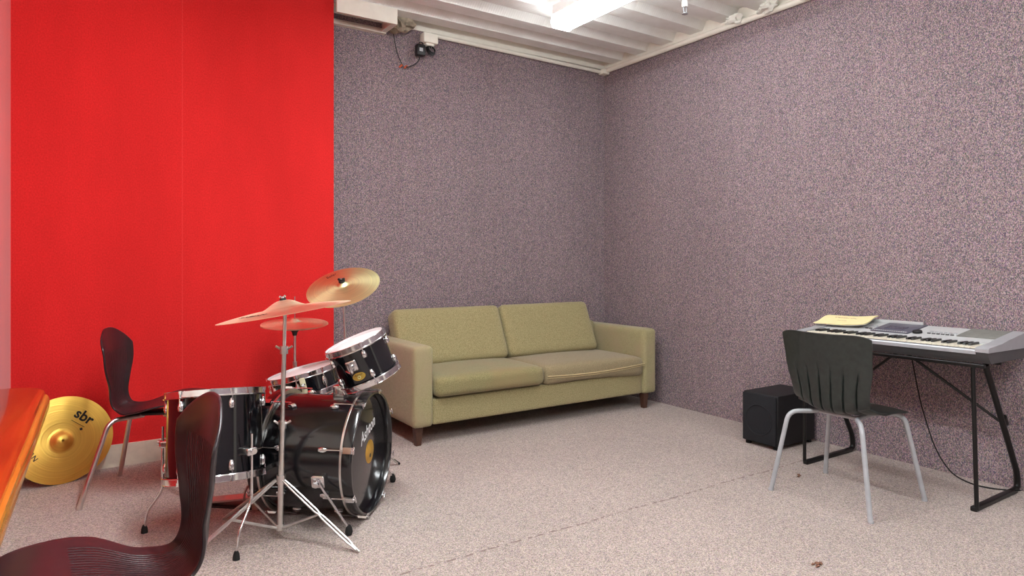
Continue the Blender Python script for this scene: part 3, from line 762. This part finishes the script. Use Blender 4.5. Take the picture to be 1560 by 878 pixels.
# tom mount on top
tp = org + nB * (HB * .68) + UP * (RB + .0)
mt = MB().box(-.03, .03, -.028, .028, -.004, .05, .005, m=frame(tp, UP, nB)).build('tom_mount', 'chrome', r, world=True)
MB().cyl(tp + UP * .045, tp + UP * .11, .0125, .0125, 16).build('mount_post', 'chrome', mt, world=True)

# rack tom
def vec(rc, dc, z): return RV * rc + DV * dc + UP * z
axT = vec(-.36, -.13, .92).normalized()
topT = Vector(DV * 3.10 + RV * ((540 - 780) / 998 * 3.10)) + UP * (1.17 - (520 - 398) * 3.10 / 998)
HT = .195
mT = frame(topT - axT * HT, axT, DV)
r = drum('rack_tom', 'small tilted black rack tom mounted above the bass drum in front of the sofa', 'drum', mT, .136, HT, 5, lug_off=1.05, lug_z=.05, lug_l=.038)
sd = (-DV * .97 - RV * .12).normalized(); sd = (sd - axT * sd.dot(axT)).normalized()
bp = topT - axT * .08 + sd * .137
br = MB().box(-.026, .026, -.026, .026, -.004, .016, .007, m=frame(bp, sd, axT)).build('mount_bracket', 'chrome', r, world=True)
MB().cyl(bp + sd * .012, bp + sd * .036, .014, .012, 14).build('clamp', 'chrome', br, world=True)
arm = MB().tube(fillet([bp + sd * .03 + axT * .02, bp + sd * .034 - axT * .03, tp + UP * .13 - DV * .01, tp + UP * .105], .02), .0075, 12)
arm.build('mount_arm', 'chrome', r, world=True)
MB().lathe([(0, 0), (.019, 0), (.019, .022), (0, .022)], 16, m=frame(tp + UP * .108 - DV * .0, UP)).build('memory_lock', 'chrome', r, world=True)
MB().cyl(tp + UP * .13 - DV * .03 - RV * .01, tp + UP * .13 + DV * .015 - RV * .0, .011, .011, 10).build('wing_bolt', 'chrome', r, world=True)
bd = (-DV * .985 - RV * .06).normalized(); bd = (bd - axT * bd.dot(axT)).normalized()
bp2 = topT - axT * .138 + bd * .1362
mbd = frame(bp2, bd, axT)
bg = MB()
for i in range(13):
    pass
def badge(par, mw, R, w_, h_, lab=None):
    """oval plate wrapped on a cylinder of radius R"""
    mb = MB(); rings = []
    inv = ROOT[par.name].inverted() @ mw
    for rr_ in (0, .5, 1):
        n = 1 if rr_ == 0 else 28
        rings.append([mb.bm.verts.new(inv @ Vector((w_ * rr_ * math.cos(2 * PI * k / 28), h_ * rr_ * math.sin(2 * PI * k / 28), math.sqrt(R * R - (w_ * rr_ * math.cos(2 * PI * k / 28)) ** 2) - R + .0018))) for k in range(n)])
    for k in range(28):
        mb.bm.faces.new((rings[0][0], rings[1][k], rings[1][(k + 1) % 28])); mb.bm.faces.new((rings[1][k], rings[2][k], rings[2][(k + 1) % 28], rings[1][(k + 1) % 28]))
    b_ = mb.build('badge', 'gold_badge', par)
    ey = MB().lathe([(.0045, .0006), (.0065, .002), (.0085, .0006)], 20, m=inv @ Matrix.Translation((0, -.004, .0015)), closed=True).build('vent_grommet', 'brass_p', b_)
    text('Ashton', .013, 'ink', b_, inv @ Matrix.Translation((0, .008, .002)), shear=.3)
    return b_
badge(r, mbd, .136, .031, .019)

# snare drum
axS = vec(-.235, -.04, .97).normalized()
topS = DV * 3.58 + RV * ((460 - 780) / 998 * 3.58) + UP * (1.17 - (565 - 398) * 3.58 / 998)
HS = .125
mS = frame(topS - axS * HS, axS, DV)
r = drum('snare_drum', 'shallow black snare drum tilted behind the bass drum', 'drum', mS, .176, HS, 8, lug_off=.15, single_lug=True)
sd = (-DV * .95 + RV * .28).normalized(); sd = (sd - axS * sd.dot(axS)).normalized()
q = topS - axS * .06 + sd * .18
th_ = MB().box(-.014, .014, -.045, .045, -.002, .014, .004, m=frame(q, sd, axS)).build('throw_off', 'ivory', r, world=True)
MB().cyl(q + sd * .012 + axS * .01, q + sd * .03 + axS * .01, .012, .008, 12).build('throw_off_lever', 'chrome', th_, world=True)
badge(r, frame(topS - axS * .062 + (lambda s_: (s_ - axS * s_.dot(axS)).normalized())(-DV * .8 - RV * .6) * .1762, (lambda s_: (s_ - axS * s_.dot(axS)).normalized())(-DV * .8 - RV * .6), axS), .176, .018, .012)

def tripod(parent, base, h, foot_r, angs, mat='chrome_dull', hub_h=.26, foot_l=.03, w_=.009, brace=True, zlow=.05, rubber=True, thin=False):
    base = Vector(base)
    for a in angs:
        dr = Vector((math.cos(a), math.sin(a), 0)); side = Vector((-dr.y, dr.x, 0))
        st = base + dr * .018 + UP * hub_h; en = base + dr * foot_r + UP * .012
        mb = MB(); mid = st.lerp(en, .5)
        for s in (-1, 1):
            if thin: mb.tube([st + side * s * .004, en], .0045, 8)
            else: mb.tube([st + side * s * .005, st.lerp(en, .12) + side * s * w_, st.lerp(en, .46) + side * s * w_, mid + side * s * .004, st.lerp(en, .56) + side * s * w_, st.lerp(en, .88) + side * s * w_, en + side * s * .003], .0045, 8)
        lg = mb.build('leg', mat, parent, world=True)
        tip = MB().cyl(en + (st - en).normalized() * .03, en + (en - st).normalized() * foot_l * .5, .007, .006, 10)
        z_ = min(v.co.z for v in tip.bm.verts)
        for v in tip.bm.verts: v.co.z -= z_
        tip.build('foot_tip', 'rubber' if rubber else mat, lg, world=True)
        if brace:
            MB().tube([base + dr * .015 + UP * zlow, st.lerp(en, .5)], .006, 6).build('brace', mat, parent, world=True)

# snare stand
bS = topS - axS * (HS + .03); g0 = Vector((bS.x, bS.y, 0))
r = thing('snare_stand', 'chrome snare stand carrying the shallow snare drum', 'stand', Matrix.Translation(g0))
MB().cyl(g0 + UP * .06, bS - UP * .02, .011, .011, 14).build('pole', 'chrome_dull', r, world=True)
for k in range(3):
    a = .6 + k * 2 * PI / 3; dl = (mS.to_3x3() @ Vector((math.cos(a), math.sin(a), 0)))
    MB().tube(fillet([bS - UP * .03, bS + dl * .175 - axS * .005, bS + dl * .197 + axS * .035, bS + dl * .192 + axS * .055], .02), .006, 8).build('basket_arm', 'chrome', r, world=True)
tripod(r, g0, 0, .27, [2.9, 2.9 + 2 * PI / 3, 2.9 + 4 * PI / 3], hub_h=.25)

# cymbals
def cymbal(name, label, m, R, mat, bell=.2, group=None, bh=None, bow=.013):
    r = thing(name, label, 'cymbal', m, group)
    rb = R * bell; pr = []; bh = bh if bh else .026 * (R / .25)
    for k in range(9): t = k / 8; pr.append((max(.006, rb * t), bh * (.5 + .5 * math.cos(PI * t ** 1.25)) + bow))
    for k in range(1, 15): t = k / 14; pr.append((rb + (R - rb) * t, bow * (1 - t ** 1.5)))
    low = [(a, b - .0015) for a, b in reversed(pr)]
    MB().lathe(pr + low, 96, closed=True).build('cymbal_body', mat, r, angle=50)
    r['top'] = bh + bow; return r
def nut(r, c='black', k=1.0):
    z = r['top'] - .003; del r['top']
    MB().lathe([(0, z), (.013 * k, z), (.014 * k, z + .006), (.012 * k, z + .011), (0, z + .011)], 16).build('felt', 'black', r)
    MB().lathe([(0, z + .010), (.008 * k, z + .010), (.007 * k, z + .018), (0, z + .021)], 14).ball((.010 * k, 0, z + .018), .006 * k, 1).ball((-.010 * k, 0, z + .018), .006 * k, 1).build('wing_nut', c, r)

# crash cymbal + its stand (front)
sB = Vector((.70, 2.84, 0))
sTop = DV * 2.757 + RV * ((434 - 780) / 998 * 2.757) + UP * (1.17 - (474 - 398) * 2.757 / 998)
r = thing('cymbal_stand', 'tall chrome tripod cymbal stand in front of the bass drum', 'stand', Matrix.Translation(sB))
pts = [sB + UP * .045, sB.lerp(sTop, .5)]; pp = lambda z: sB + (sTop - sB) * (z / sTop.z)
MB().cyl(pp(.045), pp(.50), .0125, .0125, 16).build('lower_tube', 'chrome_dull', r, world=True)
MB().cyl(pp(.48), pp(.81), .0098, .0098, 16).build('upper_tube', 'chrome_dull', r, world=True)
MB().cyl(pp(.80), sTop + UP * .055, .0045, .0045, 12).cyl(pp(.80), sTop - UP * .01, .0075, .0075, 12).build('tilter_rod', 'chrome_dull', r, world=True)
for z in (.485, .80):
    cl = MB().cyl(pp(z - .02), pp(z + .012), .0165, .0165, 16).build('clamp', 'chrome_dull', r, world=True)
    MB().tube([pp(z) - RV * .035 + UP * .012, pp(z) - RV * .015, pp(z) + RV * .015, pp(z) + RV * .035 + UP * .012], .005, 8).build('wing_bolt', 'chrome_dull', cl, world=True)
MB().cyl(pp(.235), pp(.27), .019, .019, 16).cyl(pp(.04), pp(.065), .016, .016, 16).build('collar', 'chrome_dull', r, world=True)
aR = math.atan2(2.54 - 2.84, .924 - .70); aL = math.atan2(2.70 - 2.84, .36 - .70)
tripod(r, sB, 0, .375, [aR, math.atan2(-.04, -.31), 2.0], hub_h=.25, rubber=False)
axC = vec(-.165, -.02, .985).normalized()
r = cymbal('crash_cymbal', 'brass crash cymbal nearly edge-on atop the tall front stand', frame(sTop - axC * .005, axC, -DV), .272, 'brass_m', .36, None, .034, .018)
nut(r, 'chrome')
text('SABIAN', .035, 'ink', r, Matrix.Translation((.06, .19, .0125)) @ Matrix.Rotation(PI * .93, 4, 'Z') @ Matrix.Rotation(.06, 4, 'X'), bold=.0003)

# ride cymbal + stand (rear)
rT = DV * 3.55 + RV * ((523 - 780) / 998 * 3.55) + UP * (1.17 - (437 - 398) * 3.55 / 998)
g0 = Vector((rT.x + .03, rT.y + .03, 0))
r = thing('cymbal_stand', 'chrome cymbal stand partly hidden behind the rack tom', 'stand', Matrix.Translation(g0))
MB().cyl(g0 + UP * .05, g0 + UP * .62, .0125, .0125, 16).build('lower_tube', 'chrome_dull', r, world=True)
MB().cyl(g0 + UP * .60, rT - UP * .05, .0065, .0055, 12).build('upper_tube', 'chrome_dull', r, world=True)
axR = vec(-.10, -.50, .85).normalized()
MB().cyl(rT - UP * .06, rT + axR * .055, .005, .005, 12).build('tilter_rod', 'chrome_dull', r, world=True)
tripod(r, g0, 0, .30, [math.atan2(.0, .33), 2.1, -2.1], hub_h=.24)
r = cymbal('ride_cymbal', 'pale brass cymbal tilted toward the viewer above the sofa corner', frame(rT, axR, DV), .198, 'brass_p', .17)
nut(r, 'black', 1.3)
text('Solar', .030, 'ink', r, Matrix.Translation((-.085, .115, .0095)) @ Matrix.Rotation(math.radians(40), 4, 'Z'), shear=.2)

# hi-hat
hT = DV * 3.85 + RV * ((449 - 780) / 998 * 3.85) + UP * (1.17 - (492 - 398) * 3.85 / 998)
g0 = Vector((hT.x, hT.y, 0))
r = thing('hi_hat_stand', 'chrome hi-hat stand standing behind the snare drum by the red wall', 'stand', Matrix.Translation(g0))
MB().cyl(g0 + UP * .04, g0 + UP * .58, .0125, .0125, 16).build('lower_tube', 'chrome_dull', r, world=True)
MB().cyl(g0 + UP * .56, hT - UP * .065, .0075, .0075, 12).build('upper_tube', 'chrome_dull', r, world=True)
MB().lathe([(0, -.075), (.012, -.075), (.016, -.055), (.026, -.045), (.026, -.028), (0, -.028)], 18, m=Matrix.Translation(hT)).build('seat_cup', 'black', r, world=True)
MB().cyl(hT - UP * .06, hT + UP * .155, .003, .003, 10).build('pull_rod', 'chrome', r, world=True)
MB().box(-.04, .04, -.26, -.02, .01, .022, .003, m=Matrix.Translation(g0) @ Matrix.Rotation(-1.4, 4, 'Z')).build('foot_pedal', 'chrome_dull', r, world=True)
tripod(r, g0, 0, .30, [.3, 2.4, -1.8], hub_h=.26)
u1 = cymbal('hi_hat_cymbal', 'upper brass hi-hat cymbal seen under the crash cymbal', frame(hT - UP * .006, vec(.03, -.10, 1)), .19, 'brass_m', .22)
cymbal('hi_hat_cymbal', 'lower brass hi-hat cymbal, dished downward, nearest the black cup', frame(hT - UP * .014, vec(0, .05, -1)), .19, 'brass_m', .22)

# bass pedal
g0 = org - nB * .10
r = thing('bass_drum_pedal', 'metal foot pedal on the floor behind the bass drum', 'pedal', T(g0.x, g0.y, 0, ph))
MB().prism([(-.29, .012), (-.02, .05), (-.02, .058), (-.29, .020)], 1, -.04, .04).build('footboard', 'chrome_dull', r)
MB().box(-.30, .06, -.045, .045, 0, .01, .003).build('base_plate', 'black_metal', r)
MB().box(-.02, .01, -.06, -.045, .005, .22, .003).box(-.02, .01, .045, .06, .005, .22, .003).box(-.015, .005, -.06, .06, .20, .214, .003).build('upright_frame', 'chrome_dull', r)
MB().cyl((-.005, 0, .205), (-.06, 0, .33), .004, .004, 8).build('beater_rod', 'chrome', r)
MB().lathe([(0, -.02), (.024, -.016), (.026, .012), (0, .02)], 18, m=frame((-.055, 0, .34), (1, 0, .3))).build('beater', 'dirty', r)

# leaning cymbals on the red wall
nL = Vector((.26, -.93, .22)).normalized()
cL = Vector((-.088, 4.215, .262))
def lean_c(name, label, c_, R, n_):
    return cymbal(name, label, frame(c_, n_, UP), R, 'brass_y', .29, 'cymbals leaning on the red wall')
def grounded(c_, n_, R, z=0):
    u = (UP - n_ * n_.z).normalized(); c_ = Vector(c_); c_.z = u.z * R + .001 + z; return c_
R1 = .222
r = lean_c('leaning_cymbal', 'large golden cymbal with black lettering leaning on the red wall', grounded(cL, nL, R1), R1, nL)
text('sbr', .075, 'ink', r, Matrix.Translation((.112, .105, .0105)) @ Matrix.Rotation(math.radians(-40), 4, 'Z') @ Matrix.Rotation(.02, 4, 'X'), bold=.0016)
text('SABIAN', .034, 'ink', r, Matrix.Translation((-.143, -.028, .0095)) @ Matrix.Rotation(math.radians(-62), 4, 'Z'), bold=.0005)
MB().box(-.045, .03, -.001, .001, 0, .0008, m=Matrix.Translation((.085, .070, .0122)) @ Matrix.Rotation(math.radians(-40), 4, 'Z')).box(-.006, .006, -.008, .004, 0, .0008, m=Matrix.Translation((.092, .045, .0128))).build('marking', 'ink', r)
n2 = Vector((.20, -.95, .20)).normalized()
lean_c('leaning_cymbal', 'second golden cymbal mostly hidden behind the lettered one', grounded((cL.x + .022, cL.y + .036, 0), n2, .222), .222, n2)

# ------------------------------------------------------------ debris
def bits(loc, label, n, seed):
    random.seed(seed); mb = MB()
    for k in range(n):
        x, y = random.uniform(-.02, .02), random.uniform(-.012, .012)
        mb.ball((x, y, .004), .008, 1, (1.4, .8, .45), .8, k)
    single('floor_debris', mb, 'dry', loc, label, 'debris')
bits((2.37, 1.46, 0), 'small brown crumbs on open carpet near the bottom edge of the photo', 6, 1)
bits((3.26, 2.12, 0), 'dark crumb on the carpet beside the rear leg of the black chair', 4, 2)

for o in bpy.data.objects:
    if 'top' in o.keys(): del o['top']
